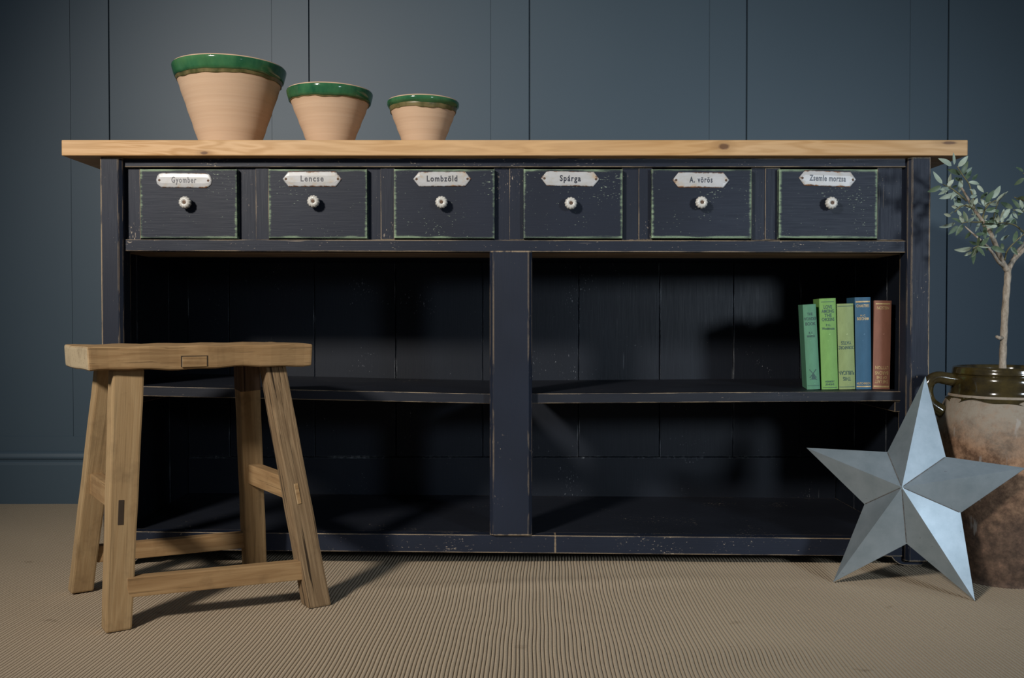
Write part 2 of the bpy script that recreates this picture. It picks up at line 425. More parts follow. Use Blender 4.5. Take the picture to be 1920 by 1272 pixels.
# sides, back, inner boards
sxl = X(210, DF, 800)
def side_panel(sign):
    bm = bmesh.new()
    xi = sxl if sign < 0 else -sxl
    xo = (pl0 + .008) if sign < 0 else (pr1 - .008)
    ya = DP + .046
    for y0, y1 in ((ya, 2.17), (2.172, 2.37), (2.372, DB + .02)):
        box(bm, min(xi, xo), max(xi, xo), y0, y1, .03, zb - .001)
    bev(bm, .0015, 1)
    obj('side_panel', bm, M_inside_z, sb)
side_panel(-1); side_panel(1)
bm = bmesh.new()
bx = [sxl + .0005, X(430, DB), X(590, DB), X(742, DB), X(905, DB), X(1085, DB), X(1237, DB), X(1375, DB), X(1500, DB), X(1600, DB), -sxl - .0005]
for i, (a, b) in enumerate(zip(bx, bx[1:])):
    dy = [0, .001, -.001, .0005, 0, .0012, -.0006, .0006, 0, .0008][i]
    box(bm, a + .0007, b - .0007, DB + dy, DB + .018, Z(857, DB), zb - .001)
box(bm, sxl + .0005, -sxl - .0005, DB - .003, DB + .018, .045, Z(857, DB) - .001)
bev(bm, .0014, 1)
obj('back_panel', bm, M_inside_z, sb)
zbt_l, zbt_r = Z(1000, DF), Z(1012, DF)
boxo('bottom_board', sxl + .001, -sxl - .001, DF + .0305, DB - .0035, zbt_l - .02, zbt_l, M_inside_x, sb, .001, zbt_r - .02, zbt_r)
boxo('dust_board', sxl + .001, -sxl - .001, DF + .0305, 2.24, Z(471, DF) + .001, Z(471, DF) + .014, M_raw, sb, .001, Z(474, DF) + .001, Z(474, DF) + .014)['label'] = 'bare brown board under the drawers'
boxo('drawer_floor', sxl + .001, -sxl - .001, 2.2405, DB - .0035, Z(471, DF) + .003, Z(471, DF) + .014, M_inside_x, sb, .001)
DS = 2.05
zsl, zsm, zsm2, zsr = Z(723.5, DS), Z(739, DS), Z(738.5, DS), Z(734, DS)
th = 18.5 * DS / F
boxo('shelf', sxl + .001, c0 + .004, DS, DB - .004, zsl - th, zsl, M_inside_x, sb, .0014, zsm - th, zsm)
boxo('shelf', c1 - .004, X(1697, DS), DS, DB - .004, zsm2 - th, zsm2, M_inside_x, sb, .0014, zsr - th, zsr)
boxo('shelf_cleat', X(1680, DS), -sxl - .001, DS + .004, DB - .01, Z(773, DS), Z(753.5, DS), M_inside_x, sb, .001)
boxo('shelf_cleat', sxl + .001, sxl + .024, DS + .004, DB - .01, zsl - th - .022, zsl - th - .0008, M_inside_x, sb, .001)
# bracket feet
def foot(sign):
    x0 = (pr1 - .001); xe = X(1645, DF, 1060)
    zt_ = Z(1044.5, DF) if sign > 0 else Z(1031.5, DF)
    zt_ += .002
    L = x0 - xe
    prof = [(0, zt_), (0, .004), (.004, 0), (.040, 0), (.052, .003), (.062, .010), (.068, .018), (L - .004, .021), (L, zt_)]
    bm = bmesh.new(); a = []; b = []
    for d, z in prof:
        x = x0 - d if sign > 0 else pl0 + .001 + d
        z = min(z, zt_)
        a.append(bm.verts.new((x, DF + .002, z + .0002))); b.append(bm.verts.new((x, DF + .034, z + .0002)))
    bm.faces.new(a); bm.faces.new(b[::-1])
    for i in range(len(a)): bm.faces.new((a[i], b[i], b[(i + 1) % len(a)], a[(i + 1) % len(a)]))
    bev(bm, .001, 1)
    obj('foot', bm, M_frame_x, sb)
foot(1); foot(-1)
for x0, x1 in ((pl0 + .004, pl0 + .06), (pr1 - .06, pr1 - .004)):
    boxo('foot', x0, x1, DB - .04, DB + .015, .0002, .046, M_frame_x, sb, .001)

# drawers, knobs, enamel plates
def knob_mesh():
    prof = [(.0062, 0), (.0062, .007), (.0105, .010), (.0129, .0145), (.0132, .0185), (.0116, .0228), (.0080, .0252), (.0050, .0250), (.0040, .0236), (.0, .0236)]
    def wob(r, z, a, i):
        k = .085 if 2 <= i <= 6 else 0
        return r * (1 - k * (0.5 - 0.5 * math.cos(12 * a)) ** 2), z
    return lathe(prof, 96, wob)
KN = knob_mesh(); kme = bpy.data.meshes.new('knob'); bmesh.ops.recalc_face_normals(KN, faces=KN.faces); KN.to_mesh(kme); KN.free()
kme.polygons.foreach_set('use_smooth', [True] * len(kme.polygons)); kme.materials.append(M_white)
plates = [('Gyomber', 345.5, 338.5, 104, 27, 0.6, 0, .60), ('Lencse', 585.5, 336, 110, 28, 0.0, 1, .60), ('Lombzöld', 829, 336, 108, 27, -0.3, 1, .66),
          ('Spárga', 1069, 335.5, 109, 27, 1.0, 1, .60), ('A. vörös', 1314, 338, 106, 28, 0.3, 1, .60), ('Zsemle morzsa', 1551, 335.5, 107, 28, 2.0, 1, .60)]
knobs = [(346, 379.5), (587, 377.5), (827.5, 379), (1070.5, 381), (1316, 379.5), (1560, 380.5)]
zshape = [(0, 0), (.0006, .0004), (-.0004, .0003), (.0003, -.0003), (.0002, 0), (-.0003, .0003)]
DD = DF - .006
for i, (a, b) in enumerate(drw):
    bm = bmesh.new()
    box(bm, X(a + .6, DD, 380), X(b - .6, DD, 380), DD, DD + .0155, Z(447.0, DD), Z(317, DD), Z(447.5, DD), Z(317.3, DD))
    ed = [e for e in bm.edges if abs(e.verts[0].co.y - DD) < 1e-6 and abs(e.verts[1].co.y - DD) < 1e-6]
    bev(bm, .0026, 2, ed)
    d = obj('drawer', bm, M_drawer, sb)
    txt, cx, cy, w, h, tilt, point, sx = plates[i]
    k = DD / F
    w, h = w * k, h * k
    e = .0125 if point else .009; yy = h * .5
    if point:
        out = [(-w / 2, 0), (-w / 2 + .0035, .0045), (-w / 2 + e, yy), (w / 2 - e, yy), (w / 2 - .0035, .0045), (w / 2, 0), (w / 2 - .0035, -.0045), (w / 2 - e, -yy), (-w / 2 + e, -yy), (-w / 2 + .0035, -.0045)]
    else:
        out = [(-w / 2, 0), (-w / 2 + .002, .008), (-w / 2 + .006, yy - .002), (-w / 2 + .013, yy), (w / 2 - .013, yy), (w / 2 - .006, yy - .002), (w / 2 - .002, .008), (w / 2, 0), (w / 2 - .002, -.008), (w / 2 - .007, -yy + .003), (w / 2 - .012, -yy), (-w / 2 + .012, -yy), (-w / 2 + .007, -yy + .003), (-w / 2 + .002, -.008)]
    bm = bmesh.new()
    r0 = [bm.verts.new((x, 0, z)) for x, z in out]; r1 = [bm.verts.new((x, -.0016, z)) for x, z in out]
    def sh(x, z, q): return (x * (1 - q / w * 1.2), z * (1 - q / h * 2))
    r2 = [bm.verts.new((*[sh(x, z, .0018)[0]], -.0026, sh(x, z, .0018)[1])) for x, z in out]
    r3 = [bm.verts.new((x * .97, -.0033, z * .42)) for x, z in out]
    n = len(out)
    bm.faces.new(r0)
    for A, B in ((r0, r1), (r1, r2), (r2, r3)):
        for q in range(n): bm.faces.new((A[q], A[(q + 1) % n], B[(q + 1) % n], B[q]))
    bm.faces.new(r3[::-1])
    c = P(cx, cy, DD); Mx = Matrix.Translation((c.x, DD - .0002, c.z)) @ Matrix.Rotation(math.radians(tilt), 4, 'Y')
    obj('label_plate', bm, M_enamel, d, Mx)
    vs, fs = text_mesh(txt, .0172, sx, 1.25 if i < 5 else 1.12, 0, (46.5, 43, 57, 39, 43, 68)[i] * k, .028)
    off = {0: -.000, 4: 0.0}.get(i, 0)
    V2 = [(x + off, -.0036, z) for x, z, _ in [(v[0], v[1], 0) for v in vs]]
    obj('lettering', (V2, [], fs), M_ink, d, Mx)['label'] = 'small black lettering'
    for s in (-1, 1):
        bm = lathe([(.0026, 0), (.0026, .0012), (.0018, .0017), (0, .0017)], 14)
        obj('screw', bm, M_screw, d, Mx @ Matrix.Translation((s * (w / 2 - .0072), -.0021, -.0004)) @ Matrix.Rotation(math.pi / 2, 4, 'X'))
    kx, ky = knobs[i]; kc = P(kx, ky, DD - .02)
    km = Matrix.Translation((kc.x, DD + .0004, kc.z)) @ Matrix.Rotation(random.uniform(0, 1), 4, 'Y') @ Matrix.Rotation(math.pi / 2, 4, 'X')
    kn = bpy.data.objects.new('knob', kme); COL.objects.link(kn); kn.matrix_basis = km
    kn.parent = d; kn.matrix_parent_inverse = WM[d.name].inverted()
    bm = lathe([(.0038, .0), (.0036, .0012), (0, .0014)], 16)
    obj('knob_screw', bm, M_screw, d, km @ Matrix.Translation((0, 0, .0234)))

# ------------------------------------------------------------------ flower pots on the worktop
def mat_terra():
    g = G('pale_terracotta')
    rings = g.noise(g.scale((3, 3, 150)), 1, 3, .6)
    bl = g.noise(g.scale((14, 14, 30)), 1, 4, .6)
    col = g.mix(g.ramp(rings, .3, .7), (.56, .385, .255), (.61, .435, .295))
    col = g.mix(g.ramp(bl, .45, .7, 0, .35), col, (.54, .385, .27))
    sp = g.noise(g.scale((160, 160, 160)), 1, 2)
    col = g.mix(g.ramp(sp, .76, .80, 0, .6), col, (.2, .12, .08))
    g.bump(rings, .35, .0012)
    return g.out(col, .85, spec=.15)
def mat_glaze():
    g = G('green_glaze')
    n = g.noise(g.scale((30, 30, 16)), 1, 4, .6)
    n2 = g.noise(g.scale((9, 9, 9)), 1, 3, .6)
    col = g.mix(g.ramp(n, .3, .7), (.012, .085, .038), (.05, .17, .07))
    col = g.mix(g.ramp(n2, .5, .7, 0, .5), col, (.10, .22, .07))
    return g.out(col, .10, spec=.6)
def mat_glaze_edge():
    g = G('thin_olive_glaze')
    n = g.noise(g.scale((40, 40, 40)), 1, 4, .6)
    col = g.mix(g.ramp(n, .35, .65), (.075, .075, .025), (.20, .16, .07))
    return g.out(col, .35, spec=.4)
M_terra, M_glaze, M_glaze2 = mat_terra(), mat_glaze(), mat_glaze_edge()
def pot(label, cx, D, rt, zr, rv, yv, band, drop, gap, skew):
    c = P(cx, 262, D); base = zt + .0004
    H = zr - base
    zv = P(cx, yv, D).z - base
    body_top = H - band - drop
    slope = None
    rb_at = lambda z: rv + (rt * .925 - rv) * (z - zv) / (body_top - zv)
    t = thing('flower_pot', label, 'flower pot', (c.x, D, base), 'terracotta flower pots with green glazed rims')
    Mx = Matrix.Translation((c.x, D, base))
    th = .0065
    prof = [(0, 0), (rb_at(0) - .003, 0), (rb_at(0), .003)]
    for k in range(1, 13):
        z = .003 + (body_top - .003) * k / 12
        prof.append((rb_at(z) + .0006 * math.sin(k * 2.1), z))
    r1 = rt * .925
    prof += [(rt * .955, H - band * .86), (rt * .99, H - .010), (rt, H - .004), (rt - .0008, H - .0008), (rt - .003, H), (rt - .006, H - .0005)]
    prof += [(rt * .955 - th, H - band * .86), (r1 - th, body_top), (rb_at(th) - th, th * 1.6), (0, th * 1.6)]
    def wob(r, z, a, i):
        return r * (1 + .006 * math.sin(2 * a + 1)), z + skew * math.cos(a) * (z / H) * r
    obj('body', lathe(prof, 72, wob), M_terra, t, Mx, True)
    # thin olive margin, then the thick green band
    def shell(name, pr, mat, wav, wz):
        def wb(r, z, a, i):
            r, z = wob(r, z, a, i)
            if i in wz: z += wav * (math.sin(3 * a + cx) + .6 * math.sin(7 * a + 2) + .4 * math.sin(17 * a))
            return r, z
        obj(name, lathe(pr, 96, wb), mat, t, Mx, True)
    o = .0012
    shell('glaze_margin', [(r1 * .995 + o * .2 - .002, body_top - gap), (rb_at(body_top - gap) + o, body_top - gap), (rb_at(body_top - gap * .5) + o, body_top - gap * .5), (r1 + o, body_top), (r1 + (rt * .03) * .5 + o, body_top + (drop + band * .14) * .5), (rt * .955 + o, H - band * .86), (rt * .955 - .001, H - band * .84)], M_glaze2, .0016, (0, 1))
    o2 = .0024
    shell('glazed_rim', [(rt * .935, H - band - .0006), (rt * .943 + o2, H - band), (rt * .962 + o2, H - band * .8), (rt * .99 + o2, H - .012), (rt + o2, H - .0060), (rt + o2 * .75, H - .0035), (rt - .001, H - .0026)], M_glaze, .0008, (0, 1))
pot('largest terracotta pot with green glazed rim, leftmost on the sideboard top', 431.5, 2.20, .1235, P(431, 127, 2.2).z, .0715, 262, .030, .0045, .0035, -.010)
pot('middle sized terracotta pot with green glazed rim, between the larger and the smaller pot', 619, 2.20, .0945, P(618, 171.5, 2.2).z, .0550, 262, .0265, .0012, .0012, -.012)
pot('smallest terracotta pot with green glazed rim, furthest right on the sideboard top', 793.5, 2.20, .0795, P(793, 190.5, 2.2).z, .0500, 262, .0165, .008, .002, -.006)

# ------------------------------------------------------------------ stool
yaw = .60; scx, scy = -.604, 1.7965
RZ = Matrix.Rotation(yaw, 4, 'Z')
st = thing('stool', 'rustic weathered elm stool with splayed legs in front of the sideboard', 'stool', (scx, scy, 0))
SM = Matrix.Translation((scx, scy, 0)) @ RZ
SW, SD, ST, STH = .401, .215, .4783, .041
def seat_bm():
    bm = bmesh.new(); nx, ny = 24, 10
    grid = {}
    for lev in (0, 1):
        for i in range(nx + 1):
            for j in range(ny + 1):
                u_, v_ = i / nx - .5, j / ny - .5
                x = u_ * SW * (1 - (.012 if lev == 0 else 0)); y = v_ * SD
                y += .0015 * math.sin(i * .9) * (1 if abs(v_) == .5 else 0)
                z = (ST if lev else ST - STH) + .0009 * math.sin(i * 1.3 + j * .7) + (.0015 * math.sin(i * .5) if lev == 0 else 0)
                grid[lev, i, j] = bm.verts.new((x, y, z))
    for i in range(nx):
        for j in range(ny):
            bm.faces.new((grid[1, i, j], grid[1, i + 1, j], grid[1, i + 1, j + 1], grid[1, i, j + 1]))
            bm.faces.new((grid[0, i, j], grid[0, i, j + 1], grid[0, i + 1, j + 1], grid[0, i + 1, j]))
    for i in range(nx):
        bm.faces.new((grid[0, i, 0], grid[0, i + 1, 0], grid[1, i + 1, 0], grid[1, i, 0])); bm.faces.new((grid[0, i + 1, ny], grid[0, i, ny], grid[1, i, ny], grid[1, i + 1, ny]))
    for j in range(ny):
        bm.faces.new((grid[0, 0, j + 1], grid[0, 0, j], grid[1, 0, j], grid[1, 0, j + 1])); bm.faces.new((grid[0, nx, j], grid[0, nx, j + 1], grid[1, nx, j + 1], grid[1, nx, j]))
    bmesh.ops.recalc_face_normals(bm, faces=bm.faces); bm.normal_update()
    ed = [e for e in bm.edges if len(e.link_faces) == 2 and e.calc_face_angle() > 1.0]
    bev(bm, .0055, 3, ed)
    return bm
seat = obj('seat', seat_bm(), M_stool_x, st, SM)
# rectangular repair let into the front edge of the seat
inv = SM.inverted()
def to_local(px, py, yl):
    """point of the ray through (px,py) on the stool plane local y = yl"""
    o = inv @ Vector((0, 0, CH)); d = inv.to_3x3() @ (P(px, py, 1.0) - Vector((0, 0, CH)))
    return o + d * ((yl - o.y) / d.y)
pa, pb = to_local(341, 690, -SD / 2), to_local(388, 668, -SD / 2)
bm = bmesh.new(); box(bm, pa.x, pb.x, -SD / 2 - .0022, -SD / 2 + .02, ST - STH + .003, pb.z); bev(bm, .001, 1)
obj('repair_patch', bm, M_stool_x, st, SM)
for q in ((pa.x - .0012, pa.x + .0002), (pb.x - .0002, pb.x + .0012)):
    bm = bmesh.new(); box(bm, q[0], q[1], -SD / 2 - .0019, -SD / 2 + .01, ST - STH + .004, pb.z + .001)
    obj('patch_joint', bm, M_hole, st, SM)
bm = bmesh.new(); box(bm, pa.x - .001, pb.x + .001, -SD / 2 - .0019, -SD / 2 + .01, pb.z - .0002, pb.z + .0012)
obj('patch_joint', bm, M_hole, st, SM)

def leg_between(top, bot, w0, d0, w1, d1, mat, name='leg', zrot=yaw):
    """leg with local Z along its length, cut level at seat and floor"""
    top = Vector(top); bot = Vector(bot)
    bm = bmesh.new(); Rz = Matrix.Rotation(zrot, 3, 'Z'); n = 8
    rings = []
    for k in range(n + 1):
        t = k / n; c = bot.lerp(top, t)
        w = w1 + (w0 - w1) * t + .0008 * math.sin(k * 2.3 + top.x * 40); d = d1 + (d0 - d1) * t
        rings.append([bm.verts.new(c + Rz @ Vector((sx * w / 2, sy * d / 2, 0))) for sx, sy in ((-1, -1), (1, -1), (1, 1), (-1, 1))])
    for A, B in zip(rings, rings[1:]):
        for q in range(4): bm.faces.new((A[q], A[(q + 1) % 4], B[(q + 1) % 4], B[q]))
    bm.faces.new(rings[0][::-1]); bm.faces.new(rings[-1])
    bmesh.ops.recalc_face_normals(bm, faces=bm.faces)
    ed = [e for e in bm.edges if len(e.link_faces) == 2 and e.calc_face_angle() > .9]
    bev(bm, .0035, 2, ed)
    # express in the leg frame so the grain follows it
    zax = (top - bot).normalized(); xax = (Rz @ Vector((1, 0, 0))); yax = zax.cross(xax).normalized(); xax = yax.cross(zax)
    Mx = Matrix.Translation(bot) @ Matrix((xax, yax, zax)).transposed().to_4x4()
    bm.transform(Mx.inverted())
    return obj(name, bm, mat, st, Mx), Mx
def loc(a, b, z): return SM @ Vector((a, b, z))
zu = ST - STH + .001
feet = {'FL': Vector((-.670, 1.612, 0)), 'FR': Vector((-.360, 1.750, 0)), 'BL': Vector((-.8345, 1.842, 0)), 'BR': Vector((-.533, 1.973, 0))}
tops = {'FL': loc(-.130, -.072, zu), 'FR': loc(.132, -.072, zu), 'BL': loc(-.130, .072, zu), 'BR': loc(.132, .072, zu)}
for k in feet: feet[k].z = .0004
FLo, FLm = leg_between(tops['FL'], feet['FL'], .052, .040, .043, .036, M_stool_z)
FRo, FRm = leg_between(tops['FR'], feet['FR'], .040, .040, .043, .040, M_stool_c)
leg_between(tops['BL'], feet['BL'], .043, .040, .040, .036, M_stool_z)
BRo, BRm = leg_between(tops['BR'], feet['BR'], .042, .036, .042, .036, M_stool_m)
def at_z(k, z): return feet[k].lerp(tops[k], (z - feet[k].z) / (tops[k].z - feet[k].z))
def stretcher(k0, k1, z, h, t, dz=0.0, shift=(0, 0)):
    a = at_z(k0, z); b = at_z(k1, z + dz)
    sh = RZ.to_3x3() @ Vector((shift[0], shift[1], 0)); a = a + sh; b = b + sh
    d = (b - a); L = d.length; xa = d.normalized(); ya = Vector((0, 0, 1)).cross(xa).normalized(); za = xa.cross(ya)
    Mx = Matrix.Translation(a) @ Matrix((xa, ya, za)).transposed().to_4x4()
    bm = bmesh.new(); box(bm, .012, L - .012, -t / 2, t / 2, -h / 2, h / 2)
    bev(bm, .002, 2); obj('stretcher', bm, M_stool_x, st, Mx)
stretcher('FL', 'FR', .070, .034, .022, -.004, (0, -.006))
stretcher('BL', 'BR', .072, .032, .022, 0, (0, .004))
stretcher('FL', 'BL', .212, .040, .022, .004)
stretcher('FR', 'BR', .208, .040, .024, .004)
# visible joints: open slot in one leg, tenon end in another, dark spliced length at the back
def on_leg(Mx, z, w, h, dpt, name, mat, dx=0.0, half=.02):
    bm = bmesh.new(); box(bm, dx - w / 2, dx + w / 2, -half - dpt, -half + .006, z - h / 2, z + h / 2); bev(bm, .0006, 1)
    obj(name, bm, mat, st, Mx)
on_leg(FLm, .196, .0095, .042, .0009, 'mortise_slot', M_hole, -.004, .0186)
on_leg(FRm, .205, .008, .038, .0012, 'tenon_end', M_stool_x, -.004, .0196)
bm = bmesh.new(); L = (tops['BR'] - feet['BR']).length
box(bm, -.0215, .0215, -.0186, .0186, L - .057, L - .004); bev(bm, .003, 2)
obj('leg_splice', bm, M_stool_dark, st, BRm)['label'] = 'darker spliced top of the back leg'

# ------------------------------------------------------------------ books
CF, FS = 2.105, F
def mat_cloth(name, col, dark, sc=1.0):
    g = G(name)
    n = g.noise(g.scale((60, 60, 20)), 1, 4, .65); w = g.noise(g.scale((900, 900, 900)), 1, 1)
    c = g.mix(g.ramp(n, .3, .75), col, dark)
    sc_ = g.noise(g.scale((120, 120, 160), loc=(3, 3, 1)), 1, 2, .6)
    c = g.mix(g.ramp(sc_, .70, .76, 0, .35), c, tuple(min(1, q * 1.8 + .1) for q in col))
    g.bump(w, .15, .0004)
    return g.out(c, .55, spec=.35)
M_gold = plain('worn_gilt', (.50, .36, .17), .45, .2, var=.3, sc=120)
M_page = plain('old_paper', (.52, .45, .33), .9)
M_ink_g = plain('faded_dark_ink', (.035, .085, .075), .6, var=.3, sc=200)
def shelf_z(x): return zsm2 + (zsr - zsm2) * (x - (c1 - .004)) / (X(1697, DS) - (c1 - .004))
def book(label, cloth, xb0, xb1, yb, xt0, xt1, yt, depth, yaw_, lines_, bands, extra=None):
    a, b = P(xb0, yb, CF), P(xb1, yb, CF); ta, tb = P(xt0, yt, CF), P(xt1, yt, CF)
    w = (b.x - a.x) * math.cos(math.radians(yaw_)) - .0012; h = ta.z - a.z; c = (a + b) / 2
    lean = math.atan2(((ta.x + tb.x) / 2 - c.x), h)
    base = shelf_z(c.x) + .0006 + abs(math.sin(lean)) * w / 2
    t = thing('book', label, 'book', (c.x, CF, base), 'old cloth bound books on the right shelf')
    Mx = Matrix.Translation((c.x, CF, base)) @ Matrix.Rotation(lean, 4, 'Y') @ Matrix.Rotation(-math.radians(yaw_), 4, 'Z')
    bulge = .0035; bt = .0024
    def bf(x): return -bulge * (1 - (2 * x / w) ** 2)
    # case: rounded spine with two boards, extruded over the height
    outp = [(-w / 2, depth)] + [(-w / 2, .004)] + [(x, bf(x)) for x in np.linspace(-w / 2, w / 2, 13)] + [(w / 2, .004), (w / 2, depth)]
    inp = [(w / 2 - bt, depth), (w / 2 - bt, .004)] + [(x, bf(x) + .0026) for x in np.linspace(w / 2 - bt, -w / 2 + bt, 9)] + [(-w / 2 + bt, .004), (-w / 2 + bt, depth)]
    ring = outp + inp
    bm = bmesh.new()
    lo = [bm.verts.new((x, y, 0)) for x, y in ring]; hi = [bm.verts.new((x, y, h)) for x, y in ring]
    no, ni = len(outp), len(inp)
    for q in range(len(ring)): bm.faces.new((lo[q], lo[(q + 1) % len(ring)], hi[(q + 1) % len(ring)], hi[q]))
    bmesh.ops.triangle_fill  # caps are filled below
    for r_ in (lo, hi):
        ee = [e for e in bm.edges if e.verts[0] in r_ and e.verts[1] in r_]
        bmesh.ops.triangle_fill(bm, edges=ee, use_beauty=True)
    obj('cover', bm, cloth, t, Mx)
    bm = bmesh.new(); box(bm, -w / 2 + bt, w / 2 - bt, .0005, depth - .004, .003, h - .003)
    obj('page_block', bm, M_page, t, Mx)
    def place(vs, fs, zc, name, mat, flip=False):
        out = []
        for x, y, _ in vs:
            if flip: x, y = -x, -y
            x = max(-w * .46, min(w * .46, x))
            out.append((x, bf(x) - .0005, zc + y))
        obj(name, (out, [], fs), mat, t, Mx)
    for txt, zf, size, sx, mat, flip in lines_:
        vs, fs = text_mesh(txt, size, sx, 1.0, bold=.018)
        place(vs, fs, h * zf, 'spine_title', mat, flip)
    for zf, hh, mat, frac in bands:
        vs = []; fs = []; n = 12
        for q in range(n + 1):
            x = (q / n - .5) * w * frac
            vs += [(x, -hh / 2, 0), (x, hh / 2, 0)]
            if q: fs.append((2 * q - 2, 2 * q, 2 * q + 1, 2 * q - 1))
        place(vs, fs, h * zf, 'spine_band', mat)
    if extra: extra(place, h, w)
    return t
def mill(place, h, w):
    """small windmill emblem: four sails over a tapering tower"""
    vs, fs = [], []
    def quad(p, q, t):
        d = Vector((q[0] - p[0], q[1] - p[1])).normalized(); nrm = Vector((-d.y, d.x)) * t / 2; i = len(vs)
        vs.extend([(p[0] - nrm.x, p[1] - nrm.y, 0), (q[0] - nrm.x, q[1] - nrm.y, 0), (q[0] + nrm.x, q[1] + nrm.y, 0), (p[0] + nrm.x, p[1] + nrm.y, 0)]); fs.append((i, i + 1, i + 2, i + 3))
    for a in (52, 128, 232, 308):
        quad((0, .004), (.0115 * math.cos(math.radians(a)), .004 + .0115 * math.sin(math.radians(a))), .0016)
    i = len(vs); vs.extend([(-.004, -.009, 0), (.006, -.009, 0), (.0025, .004, 0), (-.001, .004, 0)]); fs.append((i, i + 1, i + 2, i + 3))
    quad((-.007, -.009), (.008, -.009), .0012)
    place(vs, fs, h * .165, 'spine_emblem', M_ink_g)
C1 = mat_cloth('teal_cloth', (.10, .27, .165), (.075, .20, .12)); C2 = mat_cloth('bright_green_cloth', (.19, .38, .10), (.14, .29, .075))
C3 = mat_cloth('olive_green_cloth', (.27, .35, .145), (.20, .26, .10)); C4 = mat_cloth('blue_cloth', (.035, .115, .20), (.028, .09, .155)); C5 = mat_cloth('brown_cloth', (.27, .115, .075), (.20, .085, .055))
I, Gd = M_ink_g, M_gold
book('leaning teal green book with a small windmill on its spine', C1, 1513, 1538, 730.5, 1503.5, 1531, 571, .09, 10.5,
     [('THE', .885, .0085, .75, I, 0), ('WONDER', .83, .0095, .66, I, 0), ('BOOK', .77, .0095, .8, I, 0), ('R. S.', .665, .006, .8, I, 0), ('MARSH', .625, .007, .75, I, 0)], [(.045, .0009, I, .9)], mill)
book('tall bright green book with dark title between teal and olive books', C2, 1540.5, 1571.5, 731.5, 1534, 1568.5, 561, .09, 9.5,
     [('LOVE', .905, .0105, .72, I, 0), ('AMONG', .858, .0105, .66, I, 0), ('THE', .812, .0105, .8, I, 0), ('CHICKENS', .768, .0105, .52, I, 0), ('P.G.', .705, .007, .9, I, 0), ('Wodehouse', .668, .0085, .62, I, 0),
      ('HERBERT', .085, .0055, .9, I, 0), ('JENKINS', .055, .0055, .9, I, 0)], [(.962, .0012, I, .78), (.022, .0010, I, .85)])
book('pale olive green book in the middle of the row, its title upside down', C3, 1572.5, 1603.5, 731.5, 1568.5, 1600, 571, .09, 9,
     [('THIS', .125, .0115, .72, I, 1), ('PUBLICAN', .195, .0125, .60, I, 1), ('DORNFORD', .49, .0105, .58, I, 1), ('YATES', .545, .0105, .72, I, 1)], [(.972, .0010, I, .95), (.028, .0010, I, .95)])
book('tall blue book with gilt bands on its spine', C4, 1604.5, 1634, 732, 1600.5, 1634, 559.5, .09, 8.5,
     [('CHARTRES', .905, .0085, .66, Gd, 0), ('H. C.', .80, .006, .9, Gd, 0), ('BEECHAM', .765, .0085, .66, Gd, 0), ('HUTCHINSON', .062, .0070, .62, Gd, 0)], [(.952, .0032, Gd, .9), (.030, .0028, Gd, .9)])
book('reddish brown book at the right end of the row, gilt title upside down', C5, 1636, 1668, 731.5, 1638, 1673, 565.5, .09, 7.5,
     [('THE LAST', .088, .0105, .62, Gd, 1), ('OF THE', .135, .0090, .72, Gd, 1), ('BARONS', .185, .0105, .70, Gd, 1), ('LYTTON', .245, .0100, .72, Gd, 1), ('NELSON', .92, .0095, .72, Gd, 1)], [(.964, .0030, Gd, .86), (.030, .0036, Gd, .9)])

# ------------------------------------------------------------------ galvanised star
def mat_zinc():
    g = G('galvanised_zinc')
    n = g.noise(g.scale((26, 26, 26)), 1, 5, .65); n2 = g.noise(g.scale((7, 7, 7)), 1, 3)
    col = g.mix(g.ramp(n, .3, .7), (.30, .365, .405), (.39, .455, .50))
    sp = g.noise(g.scale((120, 120, 120)), 1, 3, .6)
    col = g.mix(g.math('MULTIPLY', g.ramp(sp, .70, .76), .5), col, (.12, .10, .09))
    g.bump(n, .06, .001)
    return g.out(col, g.ramp(n2, .3, .7, .40, .56), .62, .5)
M_zinc = mat_zinc(); M_solder = plain('tarnished_solder', (.16, .15, .14), .6, .5, var=.5, sc=200)
def floor_pt(px, py):
    d = P(px, py, 1.0) - Vector((0, 0, CH)); return Vector((0, 0, CH)) + d * ((.0006 - CH) / d.z)
LR = floor_pt(1828, 1127); LL = floor_pt(1562, 1092); TT = P(1735, 706, 1.895)
nrm = (LL - LR).cross(TT - LR).normalized()
if nrm.y > 0: nrm = -nrm
def on_plane(px, py):
    o = Vector((0, 0, CH)); d = P(px, py, 1.0) - o; return o + d * ((LR - o).dot(nrm) / d.dot(nrm))
tips = [TT, on_plane(1923, 878), LR, LL, on_plane(1512, 840)]
inn = [on_plane(1773, 857), on_plane(1801, 962), on_plane(1700, 1020), on_plane(1621, 946), on_plane(1664, 848)]
o_ = Vector((0, 0, CH)); dd = P(1691, 914, 1.0) - o_
apex = on_plane(1691, 914); apex = apex - dd.normalized() * .062
cst = (LR + LL) / 2
star = thing('barn_star', 'galvanised five pointed metal star leaning between the sideboard corner and the jar', 'star', cst)
bm = bmesh.new(); va = bm.verts.new(apex); vt = [bm.verts.new(p) for p in tips]; vi = [bm.verts.new(p) for p in inn]
for k in range(5):
    bm.faces.new((va, vt[k], vi[k])); bm.faces.new((va, vi[k], vt[(k + 1) % 5]))
